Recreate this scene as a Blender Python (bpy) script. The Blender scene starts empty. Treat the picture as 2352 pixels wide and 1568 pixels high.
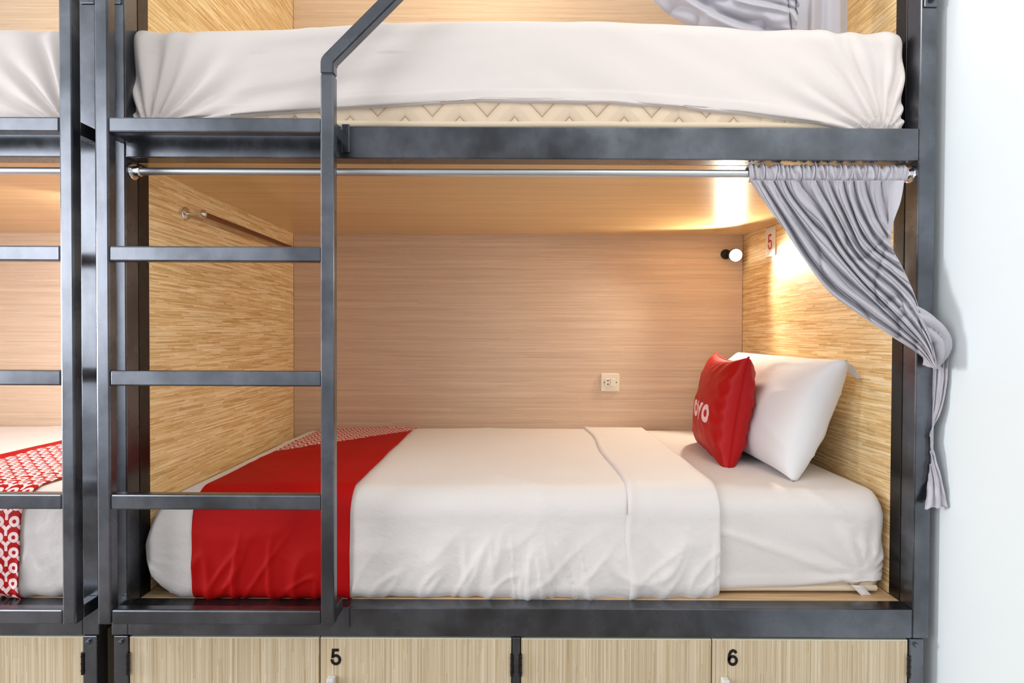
import bpy, bmesh, math, random
from mathutils import Vector, Matrix, noise
random.seed(7)
C = bpy.context.scene.collection
R = math.radians
PI = math.pi

# ------------------------------------------------------------------ camera
F = 1306.7; CX, CY = 1180.0, 784.0
CAM = Vector((0.0, -1.44, 1.35))
ROT = (Matrix.Rotation(R(90 - 0.79), 3, 'X') @ Matrix.Rotation(0.004, 3, 'Z'))
cd = bpy.data.cameras.new('camera'); cam = bpy.data.objects.new('camera', cd); C.objects.link(cam)
cam.matrix_world = Matrix.Translation(CAM) @ ROT.to_4x4()
cd.sensor_width = 36; cd.lens = 36 * F / 2352.0; cd.shift_x = -(CX - 1176) / 2352.0
cd.clip_start = 0.02
bpy.context.scene.camera = cam

def P(u, v, y):
    """where the sight line through a measured pixel meets the plane at depth y"""
    d = ROT @ Vector((u - CX, CY - v, -F))
    t = (y - CAM.y) / d.y
    return CAM + d * t

# ------------------------------------------------------------------ helpers
def lin(c):
    return tuple(((x / 255) / 12.92 if x <= 10.3 else ((x / 255 + 0.055) / 1.055) ** 2.4) for x in c) + (1.0,)
def sm(a, b, x):
    t = max(0.0, min(1.0, (x - a) / (b - a))); return t * t * (3 - 2 * t)
def lerp(a, b, t): return a + (b - a) * t
def poly(pts, t):
    """piecewise linear/smooth lookup in a list of (x, value...)"""
    if t <= pts[0][0]: return pts[0][1:]
    for p, q in zip(pts, pts[1:]):
        if t <= q[0]:
            k = (t - p[0]) / (q[0] - p[0])
            return tuple(lerp(a, b, k) for a, b in zip(p[1:], q[1:]))
    return pts[-1][1:]
def crom(pts, t):
    """Catmull-Rom through pts (tuples), t in 0..1"""
    n = len(pts) - 1; f = min(max(t, 0), 1) * n; i = min(int(f), n - 1); k = f - i
    p0 = pts[max(i - 1, 0)]; p1 = pts[i]; p2 = pts[i + 1]; p3 = pts[min(i + 2, n)]
    return tuple(0.5 * ((2 * b) + (-a + c) * k + (2 * a - 5 * b + 4 * c - d) * k * k + (-a + 3 * b - 3 * c + d) * k ** 3)
                 for a, b, c, d in zip(p0, p1, p2, p3))
def n3(x, y, z=0.0): return noise.noise(Vector((x, y, z)))
def ridge(x, y, z=0.0): return max(0.0, 1 - abs(n3(x, y, z)) * 3.2)

def link(name, me, parent=None):
    o = bpy.data.objects.new(name, me); C.objects.link(o)
    if parent: o.parent = parent
    return o
def obj(name, bm, mat, parent=None, smooth=False, recalc=True):
    me = bpy.data.meshes.new(name)
    if recalc: bmesh.ops.recalc_face_normals(bm, faces=bm.faces)
    bm.to_mesh(me); bm.free()
    for m in (mat if isinstance(mat, (list, tuple)) else [mat]): me.materials.append(m)
    if smooth:
        for p in me.polygons: p.use_smooth = True
    return link(name, me, parent)
def tag(o, label=None, cat=None, group=None, kind=None):
    if label: o['label'] = label
    if cat: o['category'] = cat
    if group: o['group'] = group
    if kind: o['kind'] = kind
    return o
def thing(name, label, cat, loc=(0, 0, 0), group=None):
    o = bpy.data.objects.new(name, None); C.objects.link(o)
    o.empty_display_size = 0.1
    return tag(o, label, cat, group)
def box(bm, x0, x1, y0, y1, z0, z1, bev=0.0, seg=2):
    m = Matrix.Translation(((x0 + x1) / 2, (y0 + y1) / 2, (z0 + z1) / 2)) @ Matrix.Diagonal((abs(x1 - x0), abs(y1 - y0), abs(z1 - z0), 1))
    r = bmesh.ops.create_cube(bm, size=1, matrix=m)
    if bev > 0:
        es = list({e for v in r['verts'] for e in v.link_edges})
        bmesh.ops.bevel(bm, geom=es, offset=bev, segments=seg, affect='EDGES', profile=0.5)
    return bm
def B(*a, **k): return box(bmesh.new(), *a, **k)
def cyl(bm, p, q, r, n=24, r2=None):
    p = Vector(p); q = Vector(q); d = q - p
    m = Matrix.Translation((p + q) / 2) @ d.to_track_quat('Z', 'Y').to_matrix().to_4x4()
    bmesh.ops.create_cone(bm, cap_ends=True, segments=n, radius1=r, radius2=r if r2 is None else r2, depth=d.length, matrix=m)
    return bm
def lathe(bm, p, axis, prof, n=28):
    """revolve (radius, height) pairs about axis from p"""
    p = Vector(p); q = Vector(axis).normalized().to_track_quat('Z', 'Y').to_matrix()
    rings = []
    for (r, h) in prof:
        rings.append([bm.verts.new(p + q @ Vector((r * math.cos(2 * PI * i / n), r * math.sin(2 * PI * i / n), h))) for i in range(n)])
    for a, b in zip(rings, rings[1:]):
        for i in range(n): bm.faces.new((a[i], a[(i + 1) % n], b[(i + 1) % n], b[i]))
    bm.faces.new(rings[0][::-1]); bm.faces.new(rings[-1])
    return bm
def prism(bm, pts, y0, y1):
    """closed outline of (x, z) extruded in y"""
    a = [bm.verts.new((x, y0, z)) for x, z in pts]; b = [bm.verts.new((x, y1, z)) for x, z in pts]
    bm.faces.new(a); bm.faces.new(b[::-1]); n = len(pts)
    for i in range(n): bm.faces.new((a[i], b[i], b[(i + 1) % n], a[(i + 1) % n]))
    return bm
def grid(name, rows, mat, parent=None, uvs=None, thick=0.0, flip=False, off=-1.0):
    """rows of points as one smooth sheet with its own thickness"""
    nr, nc = len(rows), len(rows[0])
    vs = [tuple(p) for r in rows for p in r]
    fs = []
    for i in range(nr - 1):
        for j in range(nc - 1):
            q = (i * nc + j, i * nc + j + 1, (i + 1) * nc + j + 1, (i + 1) * nc + j)
            fs.append(q[::-1] if flip else q)
    me = bpy.data.meshes.new(name); me.from_pydata(vs, [], fs)
    for m in (mat if isinstance(mat, (list, tuple)) else [mat]): me.materials.append(m)
    if uvs:
        ul = me.uv_layers.new(name='UVMap'); fl = [u for r in uvs for u in r]
        for l in me.loops: ul.data[l.index].uv = fl[l.vertex_index]
    for p in me.polygons: p.use_smooth = True
    o = link(name, me, parent)
    if thick:
        s = o.modifiers.new('thickness', 'SOLIDIFY'); s.thickness = thick; s.offset = off
    return o

# ------------------------------------------------------------------ materials
def newmat(name):
    m = bpy.data.materials.new(name); m.use_nodes = True; nt = m.node_tree
    return m, nt, nt.nodes['Principled BSDF']
def setp(b, **k):
    for key, v in k.items(): b.inputs[key.replace('_', ' ')].default_value = v
def simple(name, col, rough=0.5, metal=0.0, **k):
    m, nt, b = newmat(name); setp(b, Base_Color=lin(col), Roughness=rough, Metallic=metal, **k); return m
def coords(nt, scale=(1, 1, 1), rot=(0, 0, 0), out='Object'):
    tc = nt.nodes.new('ShaderNodeTexCoord'); mp = nt.nodes.new('ShaderNodeMapping')
    mp.inputs['Scale'].default_value = scale; mp.inputs['Rotation'].default_value = rot
    nt.links.new(tc.outputs[out], mp.inputs['Vector']); return mp.outputs['Vector']
def noisen(nt, vec, scale=1.0, detail=3.0, rough=0.5):
    n = nt.nodes.new('ShaderNodeTexNoise'); n.inputs['Scale'].default_value = scale
    n.inputs['Detail'].default_value = detail; n.inputs['Roughness'].default_value = rough
    nt.links.new(vec, n.inputs['Vector']); return n.outputs['Fac']
def ramp(nt, fac, stops):
    r = nt.nodes.new('ShaderNodeValToRGB'); e = r.color_ramp.elements
    while len(e) < len(stops): e.new(0.5)
    for el, (p, c) in zip(e, stops): el.position = p; el.color = c
    nt.links.new(fac, r.inputs['Fac']); return r.outputs['Color']
def mix(nt, a, b, fac, mode='MIX'):
    m = nt.nodes.new('ShaderNodeMix'); m.data_type = 'RGBA'; m.blend_type = mode
    for s, v in ((m.inputs['Factor'], fac), (m.inputs[6], a), (m.inputs[7], b)):
        if hasattr(v, 'links'): nt.links.new(v, s)
        else: s.default_value = v
    return m.outputs[2]
def mt(nt, op, a, b=0.0, c=0.0):
    n = nt.nodes.new('ShaderNodeMath'); n.operation = op
    for s, v in zip(n.inputs, (a, b, c)):
        if hasattr(v, 'links'): nt.links.new(v, s)
        else: s.default_value = v
    return n.outputs[0]
def bump(nt, b, h, strength=0.3, dist=0.002):
    n = nt.nodes.new('ShaderNodeBump'); n.inputs['Strength'].default_value = strength; n.inputs['Distance'].default_value = dist
    nt.links.new(h, n.inputs['Height']); nt.links.new(n.outputs['Normal'], b.inputs['Normal'])

def wood(name, along, across, dark, mid, light, rough=0.28, fine=260, length=9, coat=0.0, contrast=1.0, dash=None):
    """laminate with short straight fibres: along = grain axis, across = the other axis of the board"""
    m, nt, b = newmat(name)
    sc = [fine * 0.3] * 3; sc[along] = length; sc[across] = fine
    f1 = noisen(nt, coords(nt, tuple(sc)), 1.0, 3.0, 0.55)
    if dash:
        # short straight fibres laid in rows, each row starting at its own place
        tc = nt.nodes.new('ShaderNodeTexCoord'); sp = nt.nodes.new('ShaderNodeSeparateXYZ'); nt.links.new(tc.outputs['Object'], sp.inputs[0])
        def layer(rows, lng, seed):
            row = mt(nt, 'FLOOR', mt(nt, 'MULTIPLY_ADD', sp.outputs[across], rows, seed))
            w1 = nt.nodes.new('ShaderNodeTexWhiteNoise'); w1.noise_dimensions = '1D'; nt.links.new(row, w1.inputs['W'])
            cell = mt(nt, 'FLOOR', mt(nt, 'ADD', mt(nt, 'MULTIPLY', sp.outputs[along], lng), mt(nt, 'MULTIPLY', w1.outputs['Value'], 37.0)))
            cb = nt.nodes.new('ShaderNodeCombineXYZ'); nt.links.new(row, cb.inputs[0]); nt.links.new(cell, cb.inputs[1])
            w2 = nt.nodes.new('ShaderNodeTexWhiteNoise'); w2.noise_dimensions = '2D'; nt.links.new(cb.outputs[0], w2.inputs['Vector'])
            return w2.outputs['Value']
        d = mt(nt, 'ADD', mt(nt, 'MULTIPLY', layer(dash[0], dash[1], 3.3), 0.5), mt(nt, 'MULTIPLY', layer(dash[0] * 0.61, dash[1] * 0.7, 11.7), 0.5))
        f1 = mt(nt, 'ADD', mt(nt, 'MULTIPLY', f1, 0.45), mt(nt, 'MULTIPLY', mt(nt, 'MULTIPLY_ADD', d, 0.62, 0.19), 0.55))
    sc2 = [2.0] * 3; sc2[along] = length * 0.16; sc2[across] = fine * 0.16
    f2 = noisen(nt, coords(nt, tuple(sc2)), 1.0, 2.0, 0.5)
    h = 0.17 / contrast
    c1 = ramp(nt, f1, [(0.5 - h, lin(dark)), (0.5, lin(mid)), (0.5 + h, lin(light))])
    c2 = ramp(nt, f2, [(0.3, (0.88, 0.86, 0.83, 1)), (0.7, (1.05, 1.04, 1.03, 1))])
    nt.links.new(mix(nt, c1, c2, 0.8, 'MULTIPLY'), b.inputs['Base Color'])
    setp(b, Roughness=rough, Coat_Weight=coat, Coat_Roughness=0.12)
    bump(nt, b, f1, 0.12, 0.001)
    return m

W_SIDE = wood('side_laminate', 1, 2, (204, 164, 106), (234, 200, 144), (250, 230, 190), rough=0.5, fine=330, length=6, coat=0.12, contrast=1.15, dash=(300, 11))
W_BACK = wood('back_laminate', 0, 2, (212, 184, 158), (227, 201, 176), (236, 214, 192), rough=0.45, fine=380, length=3, coat=0.1, contrast=0.75, dash=(420, 5))
W_CEIL = wood('ceiling_laminate', 0, 1, (214, 174, 116), (230, 192, 134), (238, 206, 154), rough=0.30, fine=200, length=3, coat=0.35, contrast=0.8)
W_BASE = wood('base_laminate', 0, 1, (190, 150, 108), (214, 178, 136), (228, 200, 160), rough=0.4, fine=170, length=4)
W_DOOR = wood('door_laminate', 2, 0, (190, 165, 128), (214, 194, 162), (230, 216, 190), rough=0.45, fine=300, length=2.0, contrast=0.9, dash=(520, 3.5))
W_EDGE = simple('door_edge_band', (226, 222, 200), 0.5)

def steel(name, base=(98, 101, 108), metal=0.9):
    """black lacquered steel tube, polished unevenly"""
    m, nt, b = newmat(name)
    v = coords(nt, (5, 5, 5)); f = noisen(nt, v, 1.3, 4.0, 0.55)
    f2 = noisen(nt, coords(nt, (60, 60, 14)), 1.0, 3.0, 0.6)
    nt.links.new(ramp(nt, f, [(0.36, lin(tuple(x * 0.84 for x in base))), (0.64, lin(tuple(x * 1.14 for x in base)))]), b.inputs['Base Color'])
    rr = mt(nt, 'ADD', mt(nt, 'MULTIPLY', f, 0.40), mt(nt, 'MULTIPLY', f2, 0.12))
    nt.links.new(mt(nt, 'ADD', rr, 0.0), b.inputs['Roughness'])
    setp(b, Metallic=metal, Coat_Weight=0.25, Coat_Roughness=0.25)
    bump(nt, b, f2, 0.08, 0.001)
    return m
STEEL = steel('black_steel')
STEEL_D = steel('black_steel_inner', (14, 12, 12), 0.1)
CHROME = simple('chrome', (225, 225, 225), 0.12, 1.0)
TUBE = simple('brushed_tube', (206, 208, 210), 0.42, 1.0)
BRONZE = simple('bronze_tube', (132, 92, 62), 0.3, 0.8)
BLACK = simple('black_vinyl', (14, 10, 10), 0.35)
REDINK = simple('red_vinyl', (176, 10, 20), 0.35)
PLATE = simple('white_acrylic', (222, 220, 220), 0.25)
PLASTIC = simple('cream_plastic', (240, 232, 216), 0.35)
DARKHOLE = simple('socket_hole', (20, 16, 14), 0.6)
RUBBER = simple('dark_plastic', (30, 30, 32), 0.4)

def cloth(name, col, weave=900, rough=0.85, sheen=0.25, b1=0.15, crease=0.0, trans=0.0):
    m, nt, b = newmat(name)
    w = noisen(nt, coords(nt, (1, 1, 1)), weave, 1.0, 0.5)
    c = noisen(nt, coords(nt, (7, 7, 9)), 1.0, 5.0, 0.62)
    c = mt(nt, 'ABSOLUTE', mt(nt, 'SUBTRACT', c, 0.5))
    h = mt(nt, 'ADD', mt(nt, 'MULTIPLY', w, 0.12), mt(nt, 'MULTIPLY', c, crease * 8))
    setp(b, Base_Color=lin(col), Roughness=rough, Sheen_Weight=sheen)
    bump(nt, b, h, b1, 0.004)
    return m
SHEET = cloth('white_cotton', (230, 222, 218), crease=0.35, b1=0.35)
SHEET_U = cloth('white_jersey', (222, 212, 208), crease=0.15, b1=0.3)
DUVET = cloth('white_blanket_cotton', (230, 223, 220), crease=0.8, b1=0.28)
GREY = cloth('grey_polyester', (184, 180, 188), rough=0.5, sheen=0.4, crease=0.05)
RED = cloth('red_cotton', (176, 0, 0), rough=0.6, sheen=0.0, crease=0.15)
RED.node_tree.nodes['Principled BSDF'].inputs['Specular IOR Level'].default_value = 0.2
PIL = cloth('white_pillow_cotton', (232, 230, 232), crease=0.3)
TAPE = cloth('mattress_tape', (222, 204, 178), weave=300)

def quilt():
    m, nt, b = newmat('quilted_ticking')
    tc = nt.nodes.new('ShaderNodeTexCoord'); sp = nt.nodes.new('ShaderNodeSeparateXYZ')
    nt.links.new(tc.outputs['Object'], sp.inputs[0]); x, z = sp.outputs[0], sp.outputs[2]
    # zigzag rows: distance to z = zig(x) modulo the row pitch
    px = 0.142
    zig = mt(nt, 'MULTIPLY', mt(nt, 'ABSOLUTE', mt(nt, 'SUBTRACT', mt(nt, 'FRACT', mt(nt, 'DIVIDE', x, px)), 0.5)), px * 1.1)
    q = mt(nt, 'FRACT', mt(nt, 'DIVIDE', mt(nt, 'SUBTRACT', z, zig), 0.078))
    d = mt(nt, 'ABSOLUTE', mt(nt, 'SUBTRACT', q, 0.5))          # 0 on the stitch line
    h = mt(nt, 'POWER', mt(nt, 'MINIMUM', mt(nt, 'MULTIPLY', d, 2.0), 1.0), 0.5)
    nt.links.new(ramp(nt, d, [(0.0, lin((180, 138, 108))), (0.022, lin((216, 192, 164))), (0.2, lin((222, 200, 174)))]), b.inputs['Base Color'])
    setp(b, Roughness=0.6, Sheen_Weight=0.2)
    bump(nt, b, h, 0.8, 0.010)
    return m
QUILT = quilt()

def oyo_mask(nt, u, v, once=False):
    """1 on the letters O Y O Y..., rows shifted by one letter; u and v count letters"""
    row = mt(nt, 'FLOOR', v)
    uu = u if once else mt(nt, 'ADD', u, row)
    li = mt(nt, 'FLOOR', uu)
    par = mt(nt, 'ABSOLUTE', mt(nt, 'FLOORED_MODULO', li, 2.0))
    fu = mt(nt, 'SUBTRACT', mt(nt, 'FRACT', uu), 0.5); fv = mt(nt, 'SUBTRACT', mt(nt, 'FRACT', v), 0.5)
    r = mt(nt, 'SQRT', mt(nt, 'ADD', mt(nt, 'POWER', mt(nt, 'ABSOLUTE', mt(nt, 'DIVIDE', fu, 0.47)), 2.0), mt(nt, 'POWER', mt(nt, 'ABSOLUTE', mt(nt, 'DIVIDE', fv, 0.46)), 2.0)))
    O = mt(nt, 'MULTIPLY', mt(nt, 'LESS_THAN', r, 1.0), mt(nt, 'GREATER_THAN', r, 0.42))
    au = mt(nt, 'ABSOLUTE', fu)
    stem = mt(nt, 'MULTIPLY', mt(nt, 'LESS_THAN', au, 0.14), mt(nt, 'MULTIPLY', mt(nt, 'LESS_THAN', fv, 0.02), mt(nt, 'GREATER_THAN', fv, -0.46)))
    pd = mt(nt, 'ABSOLUTE', mt(nt, 'SUBTRACT', mt(nt, 'MULTIPLY', au, 0.81), mt(nt, 'MULTIPLY', mt(nt, 'ADD', fv, 0.08), 0.586)))
    arm = mt(nt, 'MULTIPLY', mt(nt, 'LESS_THAN', pd, 0.125), mt(nt, 'MULTIPLY', mt(nt, 'GREATER_THAN', fv, -0.16), mt(nt, 'LESS_THAN', fv, 0.46)))
    Y = mt(nt, 'MAXIMUM', stem, arm)
    m = mt(nt, 'ADD', mt(nt, 'MULTIPLY', O, mt(nt, 'LESS_THAN', par, 0.5)), mt(nt, 'MULTIPLY', Y, mt(nt, 'GREATER_THAN', par, 0.5)))
    if once:
        m = mt(nt, 'MULTIPLY', m, mt(nt, 'MULTIPLY', mt(nt, 'GREATER_THAN', u, 0.0), mt(nt, 'LESS_THAN', u, 3.0)))
        m = mt(nt, 'MULTIPLY', m, mt(nt, 'MULTIPLY', mt(nt, 'GREATER_THAN', v, 0.0), mt(nt, 'LESS_THAN', v, 1.0)))
    return m
def uvs(nt):
    tc = nt.nodes.new('ShaderNodeTexCoord'); sp = nt.nodes.new('ShaderNodeSeparateXYZ')
    nt.links.new(tc.outputs['UV'], sp.inputs[0]); return sp.outputs[0], sp.outputs[1]
def oyo_lattice(nt, u, v):
    """rings on a lattice with a Y in every gap between four of them"""
    fu = mt(nt, 'SUBTRACT', mt(nt, 'FRACT', u), 0.5); fv = mt(nt, 'SUBTRACT', mt(nt, 'FRACT', v), 0.5)
    r = mt(nt, 'SQRT', mt(nt, 'ADD', mt(nt, 'MULTIPLY', fu, fu), mt(nt, 'MULTIPLY', fv, fv)))
    O = mt(nt, 'MULTIPLY', mt(nt, 'LESS_THAN', r, 0.345), mt(nt, 'GREATER_THAN', r, 0.13))
    gu = mt(nt, 'SUBTRACT', mt(nt, 'FRACT', mt(nt, 'ADD', u, 0.5)), 0.5); gv = mt(nt, 'SUBTRACT', mt(nt, 'FRACT', mt(nt, 'ADD', v, 0.5)), 0.5)
    au = mt(nt, 'ABSOLUTE', gu)
    stem = mt(nt, 'MULTIPLY', mt(nt, 'LESS_THAN', au, 0.095), mt(nt, 'MULTIPLY', mt(nt, 'LESS_THAN', gv, 0.04), mt(nt, 'GREATER_THAN', gv, -0.40)))
    pd = mt(nt, 'ABSOLUTE', mt(nt, 'SUBTRACT', mt(nt, 'MULTIPLY', au, 0.707), mt(nt, 'MULTIPLY', gv, 0.707)))
    arm = mt(nt, 'MULTIPLY', mt(nt, 'LESS_THAN', pd, 0.105), mt(nt, 'MULTIPLY', mt(nt, 'GREATER_THAN', gv, -0.07), mt(nt, 'LESS_THAN', gv, 0.36)))
    edge = mt(nt, 'GREATER_THAN', r, 0.375)
    return mt(nt, 'MAXIMUM', O, mt(nt, 'MULTIPLY', mt(nt, 'MAXIMUM', stem, arm), edge))
def runner_mat(name, cell, region):
    m, nt, b = newmat(name); u, v = uvs(nt)
    k = oyo_lattice(nt, mt(nt, 'DIVIDE', u, cell), mt(nt, 'DIVIDE', v, cell))
    k = mt(nt, 'MULTIPLY', k, region(nt, u, v))
    nt.links.new(mix(nt, lin((176, 0, 0)), lin((244, 214, 214)), k), b.inputs['Base Color'])
    setp(b, Roughness=0.65, Specular_IOR_Level=0.2)
    c = noisen(nt, coords(nt, (6, 6, 8)), 1.0, 4.0, 0.6)
    bump(nt, b, mt(nt, 'ABSOLUTE', mt(nt, 'SUBTRACT', c, 0.5)), 0.25, 0.008)
    return m
def cushion_mat():
    m, nt, b = newmat('red_cushion_print'); u, v = uvs(nt)
    # face coordinates 0..1; lettering in the middle of the front face
    k = oyo_mask(nt, mt(nt, 'DIVIDE', mt(nt, 'SUBTRACT', u, 0.37), 0.155), mt(nt, 'DIVIDE', mt(nt, 'SUBTRACT', v, 0.33), 0.20), once=True)
    nt.links.new(mix(nt, lin((178, 0, 4)), lin((240, 205, 210)), k), b.inputs['Base Color'])
    setp(b, Roughness=0.5, Specular_IOR_Level=0.3)
    c = noisen(nt, coords(nt, (9, 9, 9)), 1.0, 4.0, 0.6)
    bump(nt, b, c, 0.2, 0.01)
    return m

def paint(name, col, rough=0.7):
    m, nt, b = newmat(name); setp(b, Base_Color=lin(col), Roughness=rough)
    bump(nt, b, noisen(nt, coords(nt), 120, 2.0), 0.05, 0.001); return m
WALL = paint('white_paint', (232, 238, 240))

# ------------------------------------------------------------------ measures (metres)
XL, XR = -0.981, 1.019            # inner faces of the posts
POST = 0.042; TUBE_D = 0.05
ZB0, ZB1 = 0.577, 0.651           # lower beam
ZC0, ZC1 = 1.790, 1.871           # upper beam
YP = 0.092; YBK = 1.097           # panel front edge, back panel
ZTOP = 2.93
LY0, LY1 = -0.080, -0.052         # ladder front and back

# ------------------------------------------------------------------ room
def struct(name, bm, m):
    o = obj(name, bm, m); o['kind'] = 'structure'; return o
struct('floor', B(-6.5, 1.3, -4.5, 1.4, -0.1, 0.0), simple('floor_tile', (134, 122, 112), 0.6))
struct('ceiling', B(-6.5, 1.3, -2.6, 1.4, 3.1, 3.2), WALL)
struct('wall_back', B(-6.5, 1.3, 1.25, 1.4, 0.0, 3.1), WALL)
struct('wall_right', B(1.087, 1.3, -4.5, 1.25, 0.0, 3.1), WALL)

# ------------------------------------------------------------------ bunk bed
def bunk(T, root, side, lo=0.0):
    """T maps x of the right-hand bunk to this bunk's x"""
    def bx(name, mat, x0, x1, y0, y1, z0, z1, bev=0.0015, parent=root, smooth=False):
        a, b = sorted((T(x0), T(x1)))
        return obj(name, B(a, b, y0, y1, z0, z1, bev=bev), mat, parent)
    bx('post', STEEL, XL - POST, XL, 0, TUBE_D, ZB0, ZTOP, 0.003)
    bx('post', STEEL, XR, XR + POST, 0, TUBE_D, ZB0, ZTOP, 0.003)
    bx('post', STEEL, XL - POST, XL, YBK + 0.02, YBK + 0.06, ZB0, ZTOP, 0.003)
    bx('post', STEEL, XR, XR + POST, YBK + 0.02, YBK + 0.06, ZB0, ZTOP, 0.003)
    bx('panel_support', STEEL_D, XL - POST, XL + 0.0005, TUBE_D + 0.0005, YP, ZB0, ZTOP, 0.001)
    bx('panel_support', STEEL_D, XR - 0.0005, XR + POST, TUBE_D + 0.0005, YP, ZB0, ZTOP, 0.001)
    bx('beam', STEEL, XL, XR, 0, TUBE_D, ZB0, ZB1, 0.003)
    bx('beam', STEEL, XL, XR, 0, TUBE_D, ZC0, ZC1, 0.003)
    bx('side_panel', W_SIDE, XL - 0.018, XL, YP, YBK, ZB1, ZTOP)
    bx('side_panel', W_SIDE, XR, XR + 0.018, YP, YBK, ZB1, ZTOP)
    bx('back_panel', W_BACK, XL, XR, YBK, YBK + 0.018, ZB1, ZTOP)
    bx('bed_base', W_BASE, XL, XR, TUBE_D, YBK, ZB1 - 0.02, ZB1 - 0.0005)
    bx('berth_ceiling', W_CEIL, XL, XR, TUBE_D, YBK, ZC0 - 0.0005, ZC0 + 0.016)
    bx('bed_base', W_BASE, XL, XR, TUBE_D, YBK, ZC1 - 0.022, ZC1 - 0.002)
    bx('cross_tube', STEEL, XL, XR, YBK - 0.05, YBK - 0.002, ZC0 + 0.018, ZC1 - 0.023)
    # ladder, welded on two pairs of stub arms
    T0 = T; T = lambda x: T0(x) + lo
    lad = bx('ladder', STEEL, -0.4625, -0.4305, LY0, LY1, 0.645, 1.965, 0.0035)
    lad['label'] = 'black steel ladder welded to the front of the bed'
    bx('stile', STEEL, -0.999, -0.967, LY0, LY1, 0.645, ZTOP, 0.004, lad)
    for (za, zb) in ((1.519, 1.556), (1.221, 1.258), (0.923, 0.960)):
        bx('rung', STEEL, -0.967, -0.4625, LY0 + 0.001, LY1, za, zb, 0.004, lad)
    bx('top_rail', STEEL, -0.967, -0.4625, LY0 + 0.001, LY1, 1.826, 1.862, 0.004, lad)
    bx('bottom_rail', STEEL, -0.967, -0.4625, LY0 + 0.001, LY1, 0.645, 0.681, 0.004, lad)
    for z0 in (1.826, 0.645):
        for x0 in (-0.997, -0.460):
            bx('arm', STEEL, x0, x0 + 0.028, LY1, 0.0, z0 + 0.002, z0 + 0.034, 0.002, lad)
    # handrail: the inner stile bends 45 degrees and climbs to the right
    w = 0.032; xa, xb, zt = -0.4625, -0.4305, 1.992
    k = w * math.tan(R(22.5)); L = 0.62
    bm = bmesh.new()
    pts = [(xa, 1.966), (xb, 1.966), (xb, zt)]
    pts += [(xb + L, zt + L), (xb + L - w * 0.7071, zt + L + w * 0.7071), (xa + 0.005, zt + k + 0.004), (xa, zt + k - 0.007)]
    prism(bm, [(T(x), z) for x, z in pts], LY0, LY1)
    bmesh.ops.recalc_face_normals(bm, faces=bm.faces)
    bmesh.ops.bevel(bm, geom=bm.edges[:], offset=0.003, segments=2, affect='EDGES')
    obj('handrail', bm, STEEL, lad)
    T = T0
    # weld beads and mounting plates by the inner stile
    for z0, z1 in ((1.803, 1.874), (0.60, 0.655)):
        bx('mounting_plate', STEEL, -0.4305 - 0.004, -0.4305 + 0.016, -0.006, 0.0, z0, z1, 0.002)
    # bolted tabs of the post joint
    for xc in (XR + POST / 2 + 0.003, XL - POST / 2 - 0.003):
        bx('joint_plate', STEEL, xc - 0.018, xc + 0.018, -0.004, 0.0, 2.172, 2.23, 0.002)
        bm = lathe(bmesh.new(), (T(xc), -0.004, 2.190), (0, -1, 0), [(0.0085, 0), (0.0085, 0.002), (0.0065, 0.0022), (0.0065, 0.007), (0.005, 0.008)], 6)
        obj('bolt', bm, STEEL, root)

ID = lambda x: x
MIR = lambda x: -2.077 - x
b1 = thing('bunk_bed', 'black steel bunk bed with wood-lined berths, whole width shown beside the white wall', 'bunk bed')
bunk(ID, b1, 'right')
b2 = thing('bunk_bed', 'black steel bunk bed cut off by the left edge, separated by a narrow gap', 'bunk bed')
bunk(MIR, b2, 'left', 0.026)

# ------------------------------------------------------------------ lockers under the beds
def text_mesh(name, s, mat, parent, loc, rot, size, sx=1.0, offset=0.0, ext=0.0006):
    cu = bpy.data.curves.new(name, 'FONT'); cu.body = s; cu.size = size; cu.offset = offset; cu.extrude = ext
    cu.align_x = 'CENTER'; cu.align_y = 'CENTER'; cu.resolution_u = 8
    t = bpy.data.objects.new(name + '_tmp', cu); C.objects.link(t)
    me = bpy.data.meshes.new_from_object(t.evaluated_get(bpy.context.evaluated_depsgraph_get()))
    bpy.data.objects.remove(t)
    me.transform(Matrix.Translation(loc) @ rot @ Matrix.Diagonal((sx, 1, 1, 1)))
    me.materials.clear(); me.materials.append(mat); me.name = name
    return link(name, me, parent)

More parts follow.
